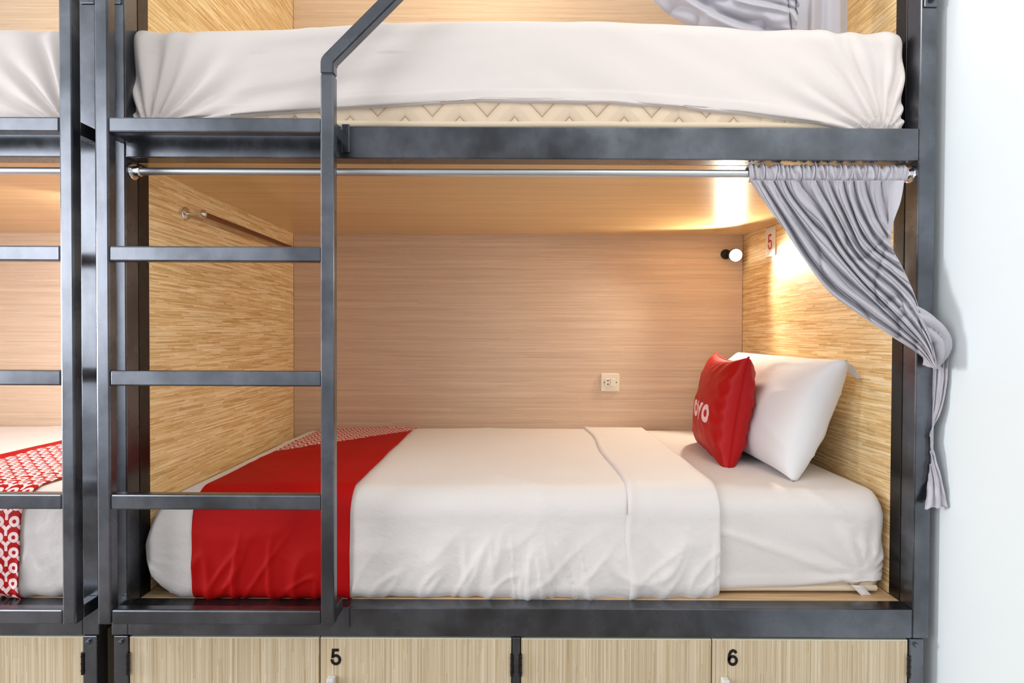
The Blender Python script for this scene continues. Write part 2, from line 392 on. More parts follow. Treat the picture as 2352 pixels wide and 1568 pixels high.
def digit(name, ch, mat, parent, to3, thick):
    """bold numeral as a stroked centre line: to3(x, z) places face coordinates (unit height)"""
    if ch == '5':
        path = [(0.48, 0.93), (0.14, 0.93), (0.10, 0.52)]
        path += [(0.30 + 0.24 * math.cos(a), 0.33 + 0.26 * math.sin(a)) for a in [R(150 - 12 * i) for i in range(29)]][2:]
    else:
        path = [(0.52 + 0.0, 0.76), (0.46, 0.88), (0.33, 0.93), (0.20, 0.86), (0.12, 0.70), (0.09, 0.50), (0.09, 0.34)]
        path += [(0.32 + 0.23 * math.cos(a), 0.31 + 0.25 * math.sin(a)) for a in [R(180 + 12 * i) for i in range(31)]]
    w = thick
    bm = bmesh.new(); L, Rr = [], []
    for i, p in enumerate(path):
        a = Vector(path[max(i - 1, 0)]); b = Vector(path[min(i + 1, len(path) - 1)]); p = Vector(p)
        if 0 < i < len(path) - 1:
            d1 = (p - a).normalized(); d2 = (b - p).normalized(); d = (d1 + d2).normalized(); s = 1 / max(0.6, d.dot(d1))
        else: d = (b - a).normalized(); s = 1
        n = Vector((-d.y, d.x)) * (w / 2 * s)
        L.append(p + n); Rr.append(p - n)
    top = [[bm.verts.new(to3(q.x, q.y, h)) for q in (l, r)] for l, r in zip(L, Rr) for h in (0,)]
    bot = [[bm.verts.new(to3(q.x, q.y, 1)) for q in (l, r)] for l, r in zip(L, Rr)]
    for i in range(len(path) - 1):
        bm.faces.new((top[i][0], top[i][1], top[i + 1][1], top[i + 1][0]))
        bm.faces.new((bot[i][0], bot[i + 1][0], bot[i + 1][1], bot[i][1]))
        for k in (0, 1): bm.faces.new((top[i][k], top[i + 1][k], bot[i + 1][k], bot[i][k]))
    for i in (0, len(path) - 1): bm.faces.new((top[i][0], top[i][1], bot[i][1], bot[i][0]))
    return obj(name, bm, mat, parent)

def lockers(T, root, numbers):
    def bx(name, mat, x0, x1, y0, y1, z0, z1, bev=0.0015, parent=root):
        a, b = sorted((T(x0), T(x1))); return obj(name, B(a, b, y0, y1, z0, z1, bev=bev), mat, parent)
    zt = ZB0 - 0.0015
    for xa in (XL - POST + 0.006, XR - 0.006):
        bx('post', STEEL, xa, xa + 0.036, 0, 0.04, 0, zt, 0.002)
        bx('post', STEEL, xa, xa + 0.036, 1.06, 1.10, 0, zt, 0.002)
    bx('mullion', STEEL, 0.000, 0.019, 0, 0.03, 0.03, zt, 0.002)
    bx('case', W_DOOR, XL + 0.004, XR - 0.008, 0.03, 1.05, 0.03, zt - 0.004)
    bx('bottom_rail', STEEL, XL - 0.0, XR - 0.006, 0, 0.03, 0.0, 0.028, 0.002)
    x = [XL + 0.002, -0.495, -0.491, -0.003, 0.022, 0.508, 0.511, XR - 0.009]
    ztop = zt - 0.004
    for i in range(4):
        a, b = x[2 * i], x[2 * i + 1]
        d = bx('door', [W_DOOR], a, b, 0.004, 0.022, 0.032, ztop - 0.003, 0.0008)
        bx('edge_band', W_EDGE, a, b, 0.0042, 0.0218, ztop - 0.0029, ztop, 0.0005, d)
        hx = a - 0.002 if i % 2 == 0 else b + 0.002
        for zc in (0.505, 0.12):
            bm = cyl(bmesh.new(), (T(hx), 0.0, zc - 0.028), (T(hx), 0.0, zc + 0.028), 0.0045, 12)
            for k in (-1, 0, 1): cyl(bm, (T(hx), 0.0, zc + k * 0.018 - 0.0008), (T(hx), 0.0, zc + k * 0.018 + 0.0008), 0.0052, 12)
            obj('hinge', bm, STEEL_D, d)
        if i % 2:
            hp = a + 0.032
            bm = B(*sorted((T(hp - 0.011), T(hp + 0.007))), -0.016, 0.004, 0.36, 0.4755, bev=0.003)
            obj('handle', bm, PLATE, d)
            if numbers:
                n = numbers[i // 2]; h = 0.0415; zc = (1508 if n == '5' else 1509)
                c = P(772 if n == '5' else 1682.5, zc, 0.004)
                to3 = lambda u, v, k, c=c, h=h: (c.x + (u - 0.31) * h, 0.0038 - 0.0008 * (1 - k), c.z + (v - 0.5) * h)
                digit('number', n, BLACK, d, to3, 0.17)
    for xc in (XL - 0.012, XR + 0.012):
        for dx in (-0.004, ):
            bm = lathe(bmesh.new(), (T(xc + dx), 0.0, zt - 0.014), (0, -1, 0), [(0.0065, 0), (0.0065, 0.001), (0.0055, 0.0012), (0.0055, 0.006), (0.004, 0.007)], 6)
            obj('bolt', bm, STEEL, root)
l1 = thing('locker_cabinet', 'pale wood lockers numbered 5 and 6 in a black frame under the berth', 'locker')
lockers(ID, l1, '56')
l2 = thing('locker_cabinet', 'pale wood locker cabinet at the bottom left corner, under the cut-off bunk', 'locker')
lockers(MIR, l2, None)

# ------------------------------------------------------------------ soft goods on the beds
def end_insets(x, X0, X1, ry, rz0, rz1, rR):
    """how far the section draws in near the two ends: front/back, bottom, top"""
    def q(d, r): return 0.0 if d >= r else r - math.sqrt(max(0.0, r * r - (r - d) ** 2))
    dl = x - X0; dr = X1 - x
    return (q(dl, ry) + q(dr, rR), q(dl, rz0) + q(dr, rR), q(dl, rz1) + q(dr, rR))
def section(y0, y1, z0, z1, r, rb, off, n):
    """front-bottom, up the front, over the top, down the back: list of (y, z, ny, nz, s)"""
    y0 -= off; y1 += off; z1 += off; r += off; z0 -= 0.0
    pts = []
    def add(y, z, ny, nz):
        s = 0.0 if not pts else pts[-1][4] + math.hypot(y - pts[-1][0], z - pts[-1][1]); pts.append((y, z, ny, nz, s))
    k = 5
    for i in range(k + 1):
        a = R(270 - 90 * i / k)          # from pointing down to pointing to the front (-y)
        add(y0 + rb + rb * math.cos(a), z0 + rb + rb * math.sin(a), math.cos(a), math.sin(a))
    m = n[0]
    for i in range(1, m): add(y0, lerp(z0 + rb, z1 - r, i / m), -1, 0)
    k = 9
    for i in range(k + 1):
        a = R(180 - 90 * i / k)
        add(y0 + r + r * math.cos(a), z1 - r + r * math.sin(a), math.cos(a), math.sin(a))
    m = n[1]
    for i in range(1, m): add(lerp(y0 + r, y1 - r, i / m), z1, 0, 1)
    for i in range(k + 1):
        a = R(90 - 90 * i / k)
        add(y1 - r + r * math.cos(a), z1 - r + r * math.sin(a), math.cos(a), math.sin(a))
    for i in range(1, 4): add(y1, lerp(z1 - r, z0 + 0.03, i / 3), 1, 0)
    return pts

class Pad:
    def __init__(s, X0, X1, y0, y1, z0, z1, r=0.04, rb=0.02, ry=0.05, rz0=0.05, rz1=0.05, rR=0.04, ztop=None, yfront=None):
        s.__dict__.update(locals())
    def point_rows(s, xs, off, n, disp=None, closed=(False, False), hem=None):
        rows, uvr = [], []
        cols = [(x, 0.0) for x in xs]
        if closed[0]: cols = [(xs[0], f) for f in (1.0, 0.6, 0.3, 0.1)] + cols
        if closed[1]: cols = cols + [(xs[-1], f) for f in (0.1, 0.3, 0.6, 1.0)]
        for (x, f) in cols:
            iy, ib, it = end_insets(x, s.X0 - off, s.X1 + off, s.ry, s.rz0, s.rz1, s.rR)
            zt = s.z1 + (s.ztop(x) if s.ztop else 0); yf = s.y0 + (s.yfront(x) if s.yfront else 0)
            y0, y1, z0, z1 = yf + iy, s.y1 - iy, s.z0 + ib, zt - it
            if f > 0:
                cy, cz = (y0 + y1) / 2, (z0 + z1) / 2; hy, hz = (y1 - y0) / 2 - 0.05, (z1 - z0) / 2 - 0.05
                sy = hy * f; sz = max(0.0, hz) * f
                y0 += sy; y1 -= sy; z0 += sz; z1 -= sz
            sec = section(y0, y1, z0, z1, min(s.r, (z1 - z0) / 2.2), s.rb if f == 0 else 0.01, off, n)
            row, ur = [], []
            zh = hem(x) if hem else None
            for (y, z, ny, nz, sv) in sec:
                d = disp(x, y, z, sv, ny, nz) if (disp and f == 0) else 0.0
                if zh is not None and z < zh and ny < 0.5: z = zh - (0 if ny < -0.99 else 0.0); 
                row.append(Vector((x, y + ny * d, z + nz * d))); ur.append((x, sv))
            rows.append(row); uvr.append(ur)
        return rows, uvr

def mapx(rows, T): return [[Vector((T(p.x), p.y, p.z)) for p in r] for r in rows]
def frange(a, b, step):
    n = max(2, int(round((b - a) / step))); return [a + (b - a) * i / n for i in range(n + 1)]
def endx(a, b, step, ra, rb):
    """x stations with extra ones on the rounded ends"""
    xs = [a + ra * (1 - math.cos(R(90 * i / 7))) for i in range(7)] if ra else [a]
    ys = [b - rb * (1 - math.cos(R(90 * i / 7))) for i in range(7)][::-1] if rb else [b]
    return xs + frange(a + ra, b - rb, step)[(0 if ra else 1):(None if rb else -1)] + ys

LOW = Pad(-0.968, 1.003, 0.058, 1.075, 0.653, 0.912, r=0.055, rb=0.03, ry=0.05, rz0=0.13, rz1=0.13, rR=0.035,
          ztop=lambda x: 0.012 * sm(-0.9, -0.2, x) - 0.004 * sm(0.5, 1, x), yfront=lambda x: 0.030 * sm(-0.6, 0.9, x))
def hem_up(x):
    return 1.872 + poly([(-0.97, 0.0), (-0.93, 0.002), (-0.85, 0.030), (-0.45, 0.058), (-0.09, 0.082), (0.25, 0.080), (0.59, 0.052), (0.88, 0.012), (1.0, 0.0)], x)[0]
UP = Pad(-0.985, 1.000, 0.042, 1.075, 1.872, 2.150, r=0.028, rb=0.02, ry=0.02, rz0=0.012, rz1=0.012, rR=0.012,
         ztop=lambda x: poly([(-1, -0.022), (-0.9, -0.026), (-0.6, -0.018), (-0.35, 0.0), (0.0, 0.007), (0.3, 0.004), (0.6, -0.012), (1.0, -0.020)], x)[0])

def mattress(pad, T, label, tape=True):
    xs = endx(pad.X0, pad.X1, 0.03, 0.05, 0.035)
    rows, uv = pad.point_rows(xs, 0.0, (10, 14), closed=(True, True))
    o = grid('mattress', mapx(rows, T), QUILT, uvs=uv, flip=(T is MIR))
    tag(o, label, 'mattress')
    # flat underside
    if tape:
        for zc in (pad.z0 + (0.020 if pad is UP else 0.014),):
            rr = []
            for x in frange(pad.X0 + 0.06, pad.X1 - 0.02, 0.02):
                yf = pad.y0 + (pad.yfront(x) if pad.yfront else 0); row = []
                for i in range(9):
                    a = R(-90 + 180 * i / 8); row.append(Vector((T(x), yf + 0.002 - 0.006 * math.cos(a), zc + 0.008 * math.sin(a) + 0.002 * n3(x * 3, 5))))
                rr.append(row)
            grid('edge_tape', rr, TAPE, o)
    return o

# ---- wrinkles
def gather(x, z, cx, cz, rad, n, ph=0.0):
    """radiating folds around a gathered corner"""
    dx, dz = x - cx, z - cz; d = math.hypot(dx, dz)
    a = math.atan2(dz, dx)
    f = math.sin(a * n + ph + 1.3 * n3(a * 3, d * 5, 2))
    return f * sm(rad, rad * 0.25, d) * sm(0.0, 0.05, d)
def disp_up(x, y, z, s, ny, nz):
    d = 0.0
    if ny < -0.3:
        d += 0.0075 * gather(x, z, -0.940, 1.86, 0.36, 20) + 0.0060 * gather(x, z, 0.945, 1.86, 0.45, 22)
        # puckered elastic
        for cx in (-0.945, 0.95):
            if abs(x - cx) < 0.07 and z < 1.93: d += 0.0025 * math.sin(x * 700 + 2 * n3(x * 20, z * 20)) * sm(1.93, 1.90, z) * sm(0.07, 0.04, abs(x - cx))
        # long slanting tension folds on the left half, fading to the right
        k = sm(-0.9, -0.7, x) * sm(0.15, -0.4, x)
        d += 0.012 * k * (n3(x * 1.5 + 3, (z - 0.16 * x) * 22, 1.0)) * sm(2.15, 2.08, z)
        k2 = sm(-0.1, 0.3, x)
        d += 0.0065 * k2 * n3(x * 1.2 + 9, (z + 0.5 * (x - 0.95)) * 16, 4.0)
        hem = hem_up(x)
        d += 0.0016 * sm(hem + 0.026, hem + 0.022, z)
        d += 0.006
    elif z > 2.0:
        d += 0.008 * max(0, n3(x * 7, y * 4, 3)) * sm(0.2, -0.4, x) + 0.003 * n3(x * 5, y * 5, 8)
    if ny < -0.3: d = max(d, 0.0)
    # the rucked top edge on the left
    if z > 2.07: d += 0.010 * max(0.0, n3(x * 9 + z * 6, y * 6, 7)) * sm(-0.1, -0.5, x) * sm(-0.98, -0.9, x)
    return d
def disp_sheet(x, y, z, s, ny, nz):
    d = 0.002
    if ny < -0.2:
        d += 0.003 * gather(x, z, 0.95, 0.70, 0.22, 16)
        d += 0.0045 * n3(x * 1.6 + 3, (z + 0.30 * x) * 15, 6) + 0.006 * ridge(x * 1.1 + 5, (z + 0.34 * x) * 7, 2) ** 6
        if abs(x - 0.94) < 0.06: d += 0.0022 * math.sin(x * 800) * sm(0.715, 0.70, z)
        h = 0.676; d += 0.0015 * sm(h + 0.03, h + 0.026, z)
    else:
        d += 0.004 * n3(x * 3, y * 3, 1) + 0.004 * ridge(x * 1.3 + y * 2.0 + 4, (y - 0.5 * x) * 3.0, 9) ** 6 * sm(0.5, 0.1, y)
    return d
def disp_duvet(x, y, z, s, ny, nz):
    d = 0.0
    low = sm(0.87, 0.70, z) if ny < -0.2 else 0.0
    if ny < -0.2:
        tuck = 0.35 + 0.65 * sm(-0.45, 0.1, x)
        d += 0.0160 * low * tuck * (0.5 + n3(x * 13 + (z - 0.66) * 5 * n3(x * 2, 9), z * 3.2, 3))
        d += 0.0085 * low * ridge(x * 6 + z * 9 * n3(x * 1.7, 4, 4), z * 2.6, 8) ** 3
        d += 0.0055 * low * ridge(x * 11 - z * 8, z * 6, 15) ** 4
        d += 0.004 * n3(x * 2.3, z * 6, 12)
    d += 0.0035 * ridge(x * 1.2, s * 2.6 + x * 0.6, 21) ** 5 + 0.003 * n3(x * 2.0, s * 4.5, 30)
    # hollow line before the turned-back band
    d += 0.005 * sm(0.22, 0.30, x) * low * ridge(x * 14 + z * 6, z * 5, 40) ** 2
    return max(-0.003, d)
def disp_runner(x, y, z, s, ny, nz):
    d = disp_duvet(x, y, z, s, ny, nz)
    return d + 0.002 * ridge(x * 5 + z * 5, s * 2, 50) ** 3

N = (34, 70)
def bedding(T, tagger):
    pad = LOW; fl = (T is MIR)
    xs = endx(pad.X0 - 0.004, pad.X1 + 0.004, 0.009, 0.14, 0.04)
    hem = lambda x: 0.668 + poly([(0.4, 0.0), (0.75, 0.006), (0.9, 0.020), (1.01, 0.026)], x)[0]
    rows, uv = pad.point_rows(xs, 0.004, (26, 40), disp_sheet, closed=(True, True), hem=hem)
    sh = grid('fitted_sheet', mapx(rows, T), SHEET, uvs=uv, thick=0.0015, flip=fl)
    xs = endx(pad.X0 - 0.012, 0.545, 0.0055, 0.14, 0)
    rows, uv = pad.point_rows(xs, 0.012, N, disp_duvet, closed=(True, False))
    dv = grid('blanket', mapx(rows, T), DUVET, uvs=uv, thick=0.003, flip=fl)
    xs = frange(0.302, 0.548, 0.0055)
    def dd(x, y, z, s, ny, nz):
        xx = x
        return disp_duvet(x, y, z, s, ny, nz) * 0.9 + 0.0045 * sm(0.325, 0.312, xx) * 0.6
    rows, uv = pad.point_rows(xs, 0.019, N, dd)
    for r, x in zip(rows, xs):
        e = min(1.0, max(0.0, (x - 0.302) / 0.012))
        for i, p in enumerate(r):
            # the folded edge wanders a little and curls down on to the blanket
            p.x += 0.006 * math.sin(i * 0.13 + 1) * sm(0.545, 0.31, x) + 0.02 * sm(0.0, 1.0, i / len(r)) * 0.5
            if e < 1:
                k = (1 - math.sqrt(1 - (1 - e) ** 2)) * 0.008
                if p.z > 0.88: p.z -= k
                else: p.y += k
    fd = grid('turned_back_band', mapx(rows, T), DUVET, dv, thick=0.003, flip=fl)
    return sh, dv
mattress(LOW, ID, 'thick quilted mattress of the numbered middle berth, cream edge showing at lower right')
sh, dv = bedding(ID, None)
tag(sh, 'white fitted sheet on the middle berth mattress, bare around the pillows', 'bed sheet')
tag(dv, 'white blanket with turned-back band spread over the middle berth', 'blanket')
# elastic strap under the sheet's corner
def strap():
    rr = []
    for i in range(9):
        t = i / 8; row = []
        for k in (0, 1):
            a = P(lerp(1955, 1978, t) + k * lerp(26, 24, t), lerp(1344, 1367, t), 0.083 - 0.004)
            row.append(a)
        rr.append(row)
    return grid('elastic_strap', rr, SHEET, sh, thick=0.0012)
strap()

def rn(pad, T, x0, x1, mat, label, yend=None):
    rows, uv = pad.point_rows(frange(x0, x1, 0.0055), 0.0205, N, disp_runner)
    o = grid('bed_runner', mapx(rows, T), mat, uvs=uv, thick=0.002, flip=(T is MIR))
    return tag(o, label, 'bed runner')
def reg_main(nt, u, v):       # print beyond a slanting line across the top
    return mt(nt, 'GREATER_THAN', v, mt(nt, 'ADD', mt(nt, 'MULTIPLY', mt(nt, 'ADD', u, 0.83), 0.98), 0.775))
def reg_left(nt, u, v):       # print all over, plain red border along one long edge
    return mt(nt, 'LESS_THAN', u, -0.435)
rn(LOW, ID, -0.835, -0.425, runner_mat('runner_print_main', 0.036, reg_main), 'plain red bed runner, lettered only at its far end, across the middle berth')
mattress(LOW, MIR, 'thick mattress of the lower left berth, under the white blanket')
sh2, dv2 = bedding(MIR, None)
tag(sh2, 'white fitted sheet on the lower left berth', 'bed sheet')
tag(dv2, 'white blanket hanging over the lower left berth, partly hidden by its ladder', 'blanket')
rn(LOW, MIR, -0.795, -0.385, runner_mat('runner_print_left', 0.040, reg_left), 'red bed runner printed all over with white letters on the lower left berth')

def upper(T):
    m = mattress(UP, T, 'quilted cream mattress of the upper berth, its zigzag side showing below the sheet' if T is ID else 'mattress of the upper left berth, under its white sheet')
    xs = endx(UP.X0 - 0.003, UP.X1 + 0.003, 0.0045, 0.02, 0.016)
    rows, uv = UP.point_rows(xs, 0.003, (60, 40), disp_up, closed=(True, True), hem=(hem_up if T is ID else (lambda x: 1.873)))
    o = grid('fitted_sheet', mapx(rows, T), SHEET_U, uvs=uv, thick=0.0015, flip=(T is MIR))
    return tag(o, 'stretched white fitted sheet riding up on the upper berth mattress' if T is ID else 'creased white fitted sheet on the upper left berth, beside the ladder', 'bed sheet')
upper(ID); upper(MIR)

# ------------------------------------------------------------------ pillow and cushion
def pillow(name, origin, ux, uz, un, w, h, t, mat, puff=0.42, pinch=0.06, n=46, wr=0.004, seed=0, ear=None, radk=1.0):
    """a stuffed case: ux along its width, uz up, un out of the front face"""
    origin = Vector(origin); ux = Vector(ux).normalized(); un = Vector(un).normalized(); uz = Vector(uz).normalized()
    bm = bmesh.new(); uvl = bm.loops.layers.uv.new('UVMap'); sides = []
    def pos(i, j, sgn):
        a = -1 + 2 * i / n; b = -1 + 2 * j / n
        a = math.sin(a * PI / 2) * 0.55 + a * 0.45; b = math.sin(b * PI / 2) * 0.55 + b * 0.45
        th = (max(0.0, 1 - a * a) ** puff) * (max(0.0, 1 - b * b) ** puff)
        x = a * (1 - pinch * (1 - b * b) ** 1.0 * 0.9) ; z = b * (1 - pinch * (1 - a * a) * 1.0)
        # corner dog-ears
        c = (abs(a) * abs(b)) ** 8
        x *= 1 + 0.04 * c; z *= 1 + 0.05 * c
        edge = max(abs(a), abs(b))
        d = sgn * t / 2 * th
        wv = wr * (n3(a * 2.2 + seed, b * 2.2, sgn) + 0.9 * ridge(a * 1.6 + b * 0.8 + seed, b * 1.9, sgn * 3) ** 3) * th ** 0.5 * 1.3
        rad = radk * wr * 1.2 * math.sin(math.atan2(b, a) * 22 + seed) * sm(0.55, 0.95, edge) * sm(1.0, 0.93, edge)
        d += sgn * (wv + rad)
        p = origin + ux * (x * w / 2) + uz * (z * h / 2) + un * d
        if ear: p = ear(p, a, b)
        return p, ((a + 1) / 2, (b + 1) / 2)
    for sgn in (1, -1):
        sides.append([[pos(i, j, sgn) for j in range(n + 1)] for i in range(n + 1)])
    vmap = {}
    def vert(k, i, j):
        if i in (0, n) or j in (0, n): key = ('e', i, j)
        else: key = (k, i, j)
        if key not in vmap: vmap[key] = bm.verts.new(sides[k][i][j][0])
        return vmap[key]
    for k in (0, 1):
        for i in range(n):
            for j in range(n):
                q = [(i, j), (i + 1, j), (i + 1, j + 1), (i, j + 1)]
                if k: q = q[::-1]
                f = bm.faces.new([vert(k, a, b) for a, b in q])
                for l, (a, b) in zip(f.loops, q):
                    u = sides[k][a][b][1]; l[uvl].uv = u if k == 0 else (u[0] + 5, u[1])
    o = obj(name, bm, mat, smooth=True)
    return o
def seam(name, o_, ux, uz, un, w, h, pinch, mat, parent, r=0.0028):
    bm = bmesh.new(); pts = []
    ux = Vector(ux).normalized(); un = Vector(un).normalized(); uz = Vector(uz).normalized()
    m = 30
    loop = [(-1 + 2 * i / m, -1) for i in range(m)] + [(1, -1 + 2 * i / m) for i in range(m)] + [(1 - 2 * i / m, 1) for i in range(m)] + [(-1, 1 - 2 * i / m) for i in range(m)]
    for a, b in loop:
        a2 = math.sin(a * PI / 2) * 0.55 + a * 0.45; b2 = math.sin(b * PI / 2) * 0.55 + b * 0.45
        x = a2 * (1 - pinch * (1 - b2 * b2) * 0.9); z = b2 * (1 - pinch * (1 - a2 * a2)); c = (abs(a2) * abs(b2)) ** 8
        pts.append(Vector(o_) + ux * (x * (1 + 0.04 * c) * w / 2) + uz * (z * (1 + 0.05 * c) * h / 2))
    rings = []
    cen = Vector(o_)
    for p in pts:
        rad = (p - cen).normalized()
        rings.append([bm.verts.new(p + rad * r * math.cos(2 * PI * i / 8) + un * r * math.sin(2 * PI * i / 8)) for i in range(8)])
    for a, b in zip(rings, rings[1:] + rings[:1]):
        for i in range(8): bm.faces.new((a[i], a[(i + 1) % 8], b[(i + 1) % 8], b[i]))
    return obj(name, bm, mat, parent, smooth=True)

# white pillow, long side along the bed's width, leaning back on the right panel
bF = Vector((0.835, 0.20, 0.925)); tF = Vector((0.985, 0.215, 1.285))
uz = Vector((0.150, 0.0, 0.350)).normalized(); ux = Vector((0, -1, 0)); un = uz.cross(ux); un = un if un.x < 0 else -un
w_, h_ = 0.75, 0.365
cen = Vector((0.880, 0.575, 0.945 + 0.158))
pl = pillow('pillow', cen, ux, uz, un, w_, h_, 0.20, PIL, puff=0.33, pinch=0.022, wr=0.005, seed=3, radk=0.0)
tag(pl, 'white pillow leaning on the wooden end panel behind the red cushion', 'pillow')
# hanging flap of the open pillowcase end
def flap():
    rr = []
    pts = [[(1925, 838), (1958, 832), (1962, 842)], [(1935, 846), (1966, 846), (1972, 858)], [(1948, 856), (1974, 862), (1981, 870)], [(1962, 866), (1974, 871), (1980, 873)]]
    for i, row in enumerate(pts):
        rr.append([P(u, v, 0.235 - 0.01 * k + 0.006 * i) for k, (u, v) in enumerate(row)])
    o = grid('pillowcase_flap', rr, PIL, pl, thick=0.003)
    s = o.modifiers.new('smooth', 'SUBSURF'); s.levels = s.render_levels = 2
flap()
CR = cushion_mat()
cz = Vector((0.055, 0.0, 0.34)).normalized(); cx_ = Vector((0, -1, 0)); cn = Vector((-1, 0.14, 0.16)).normalized()
cc = Vector((0.738, 0.570, 1.096))
cu = pillow('cushion', cc, Vector((-0.14, -1, 0)), cz, cn, 0.45, 0.355, 0.165, CR, puff=0.34, pinch=0.085, wr=0.004, seed=8, radk=0.7)
tag(cu, 'red cushion with white letters standing in front of the white pillow', 'cushion')
seam('piping', cc, Vector((-0.14, -1, 0)), cz, cn, 0.45, 0.355, 0.085, RED, cu)

# ------------------------------------------------------------------ curtain rods
def rod(T, label):
    r = thing('curtain_rod', label, 'curtain rod')
    y, z = 0.028, P(900, 396, 0.028).z
    a, b = T(XL), T(XR); s = 1 if b > a else -1
    obj('tube', cyl(bmesh.new(), (a + s * 0.012, y, z), (b - s * 0.012, y, z), 0.0098, 28), TUBE, r, smooth=False)
    for x, d in ((a, s), (b, -s)):
        bm = lathe(bmesh.new(), (x, y, z), (d, 0, 0), [(0.0215, 0), (0.0215, 0.003), (0.019, 0.0045), (0.0135, 0.005), (0.0135, 0.02), (0.0115, 0.022)], 32)
        f = obj('flange', bm, CHROME, r, smooth=False)
        for k in range(3):
            aa = R(90 + 120 * k)
            bm = lathe(bmesh.new(), (x + d * 0.0035, y + 0.0168 * math.cos(aa), z + 0.0168 * math.sin(aa)), (d, 0, 0), [(0.0025, 0), (0.0025, 0.001), (0.001, 0.0018)], 12)
            obj('screw', bm, CHROME, f)
    return r
rod(ID, 'silver curtain rod across the top of the middle berth, with chrome end flanges')
rod(MIR, 'silver curtain rod of the lower left berth')

# ------------------------------------------------------------------ curtain tied round the right post
def fold(x, sharp=0.75):
    """rounded saw wave -1..1, steeper on one side"""
    x = x - math.floor(x); x = x + 0.09 * math.sin(2 * PI * x)
    return math.sin(2 * PI * x) * sharp + (1 - sharp) * math.sin(4 * PI * x)
cur = thing('curtain', 'grey gathered curtain swept aside and tied round the right post of the middle berth', 'curtain')
def drape():
    Lp = [(1716, 420, .030), (1748, 455, .030), (1800, 525, .028), (1852, 602, .024), (1903, 668, .016), (1965, 716, .006), (2048, 772, -.018), (2110, 812, -.036), (2146, 848, -.060)]
    Lp[0] = (1722, 414, .017); Lp[1] = (1748, 455, .024)
    Rp = [(2077, 414, .017), (2069, 462, .030), (2052, 512, .028), (2046, 560, .020), (2072, 612, .006), (2097, 668, -.014), (2112, 712, -.036), (2136, 770, -.058), (2152, 838, -.066)]
    NS, NT = 330, 150
    rows = []
    for i in range(NT + 1):
        t = i / NT; Lq = crom(Lp, t); Rq = crom(Rp, t); row = []
        amp = lerp(0.009, 0.017, sm(0, 0.35, t)) * lerp(1, 0.5, sm(0.6, 1, t))
        for j in range(NS + 1):
            s = j / NS
            # folds merge on the way down; slack right part keeps fewer, broader ones
            warp = s + 0.050 * n3(s * 3.1, t * 1.6, 1) + 0.018 * n3(s * 9, t * 4, 6)
            ph = warp * lerp(12, 6, sm(0.0, 0.7, t)) + 1.0 * n3(s * 2.6, t * 1.3, 3)
            g = abs(math.sin(PI * ph)) ** 0.62
            wide = 0.6 + 0.5 * n3(math.floor(ph) * 1.7, t * 1.5, 5)
            f = 1 - 2 * g * (0.75 + wide * 0.5)
            f += 0.35 * (1 - 2 * abs(math.sin(PI * (ph * 2.3 + 0.4 * n3(s * 5, t * 4, 2)))) ** 0.7) * sm(0.0, 0.1, t)
            fine = math.sin(2 * PI * warp * 46) * (1 - sm(0, 0.10, t)) * 0.25
            slack = sm(0.76, 0.9, s) * sm(0.55, 0.1, t)
            a = amp * (1 - 0.65 * slack)
            ss = s + (0.012 * math.sin(2 * PI * ph + 1.2) * sm(0, 0.2, t)) * sm(0, .05, s) * sm(1, .95, s)
            u = lerp(Lq[0], Rq[0], ss); v = lerp(Lq[1], Rq[1], ss); y = lerp(Lq[2], Rq[2], ss)
            # bundle is fuller in the middle
            bulge = -0.022 * math.sin(PI * s) * sm(0.25, 0.75, t)
            y += a * (f + fine) + bulge + 0.005 * n3(s * 7, t * 9, 9) * sm(0, .2, t) + 0.016 * (ridge(s * 2.2 + t * 5, t * 4 - s, 12) ** 3) * sm(.15, .4, t) * sm(0, .1, s) * sm(1, .9, s)
            y = max(y, -0.085)
            if u > 2040: y = min(y, lerp(0.02, -0.006, sm(2040, 2092, u)) + 0.3 * (y if y < 0 else 0))
            row.append(P(u, v, y))
        rows.append(row)
    grid('drape', rows, GREY, cur, thick=0.0012, off=0)
def header():
    NS, NT = 420, 30; rows = []
    zr = P(1900, 396, 0.028).z; xa = P(1716, 396, 0.028).x; xb = P(2079, 396, 0.028).x
    for i in range(NT + 1):
        t = i / NT; row = []
        # over the rod: behind, across the top, down the front, then the skirt
        a = R(-60 + 330 * 0 + t * 0)
        for j in range(NS + 1):
            s = j / NS
            q_ = s + 0.02 * n3(s * 9, 3) + 0.02 * (t - 0.5) * n3(s * 14, 6)
            k = 1.2 - 2.6 * abs(math.cos(PI * (q_ * 31 + 0.6 * n3(s * 16, 2, 1.2 * t)))) ** 1.6 + 0.5 * math.sin(2 * PI * s * 61 + 2)
            kk = n3(s * 22, t * 1.6, 4)
            if t < 0.5:
                aa = R(lerp(-30, 175, t / 0.5)); rr = 0.0150 + 0.0030 * k * lerp(1, 0.5, sm(.8, .97, s)) + 0.0025 * kk
                y = 0.028 + rr * math.cos(aa); z = zr + rr * math.sin(aa) * 1.05
            else:
                q = (t - 0.5) / 0.5
                rr = 0.0150 + 0.0030 * k * lerp(1, 0.5, sm(.8, .97, s)) + 0.0025 * kk
                y = 0.028 - rr * lerp(1, 0.72, sm(.6, 1, q)) + 0.004 * sm(0.8, 1, q); z = zr - q * 0.027
            x = lerp(xa, xb, s) + 0.004 * math.sin(s * 80 + t * 3) * (1 if 0.02 < s < 0.98 else 0)
            x += lerp(0.006, 0.010, s) * -1 * (t - 0.5) * (2 * s - 1) * 0.8
            row.append(Vector((x, y, z)))
        rows.append(row)
    grid('header', rows, GREY, cur, thick=0.0012, off=0)
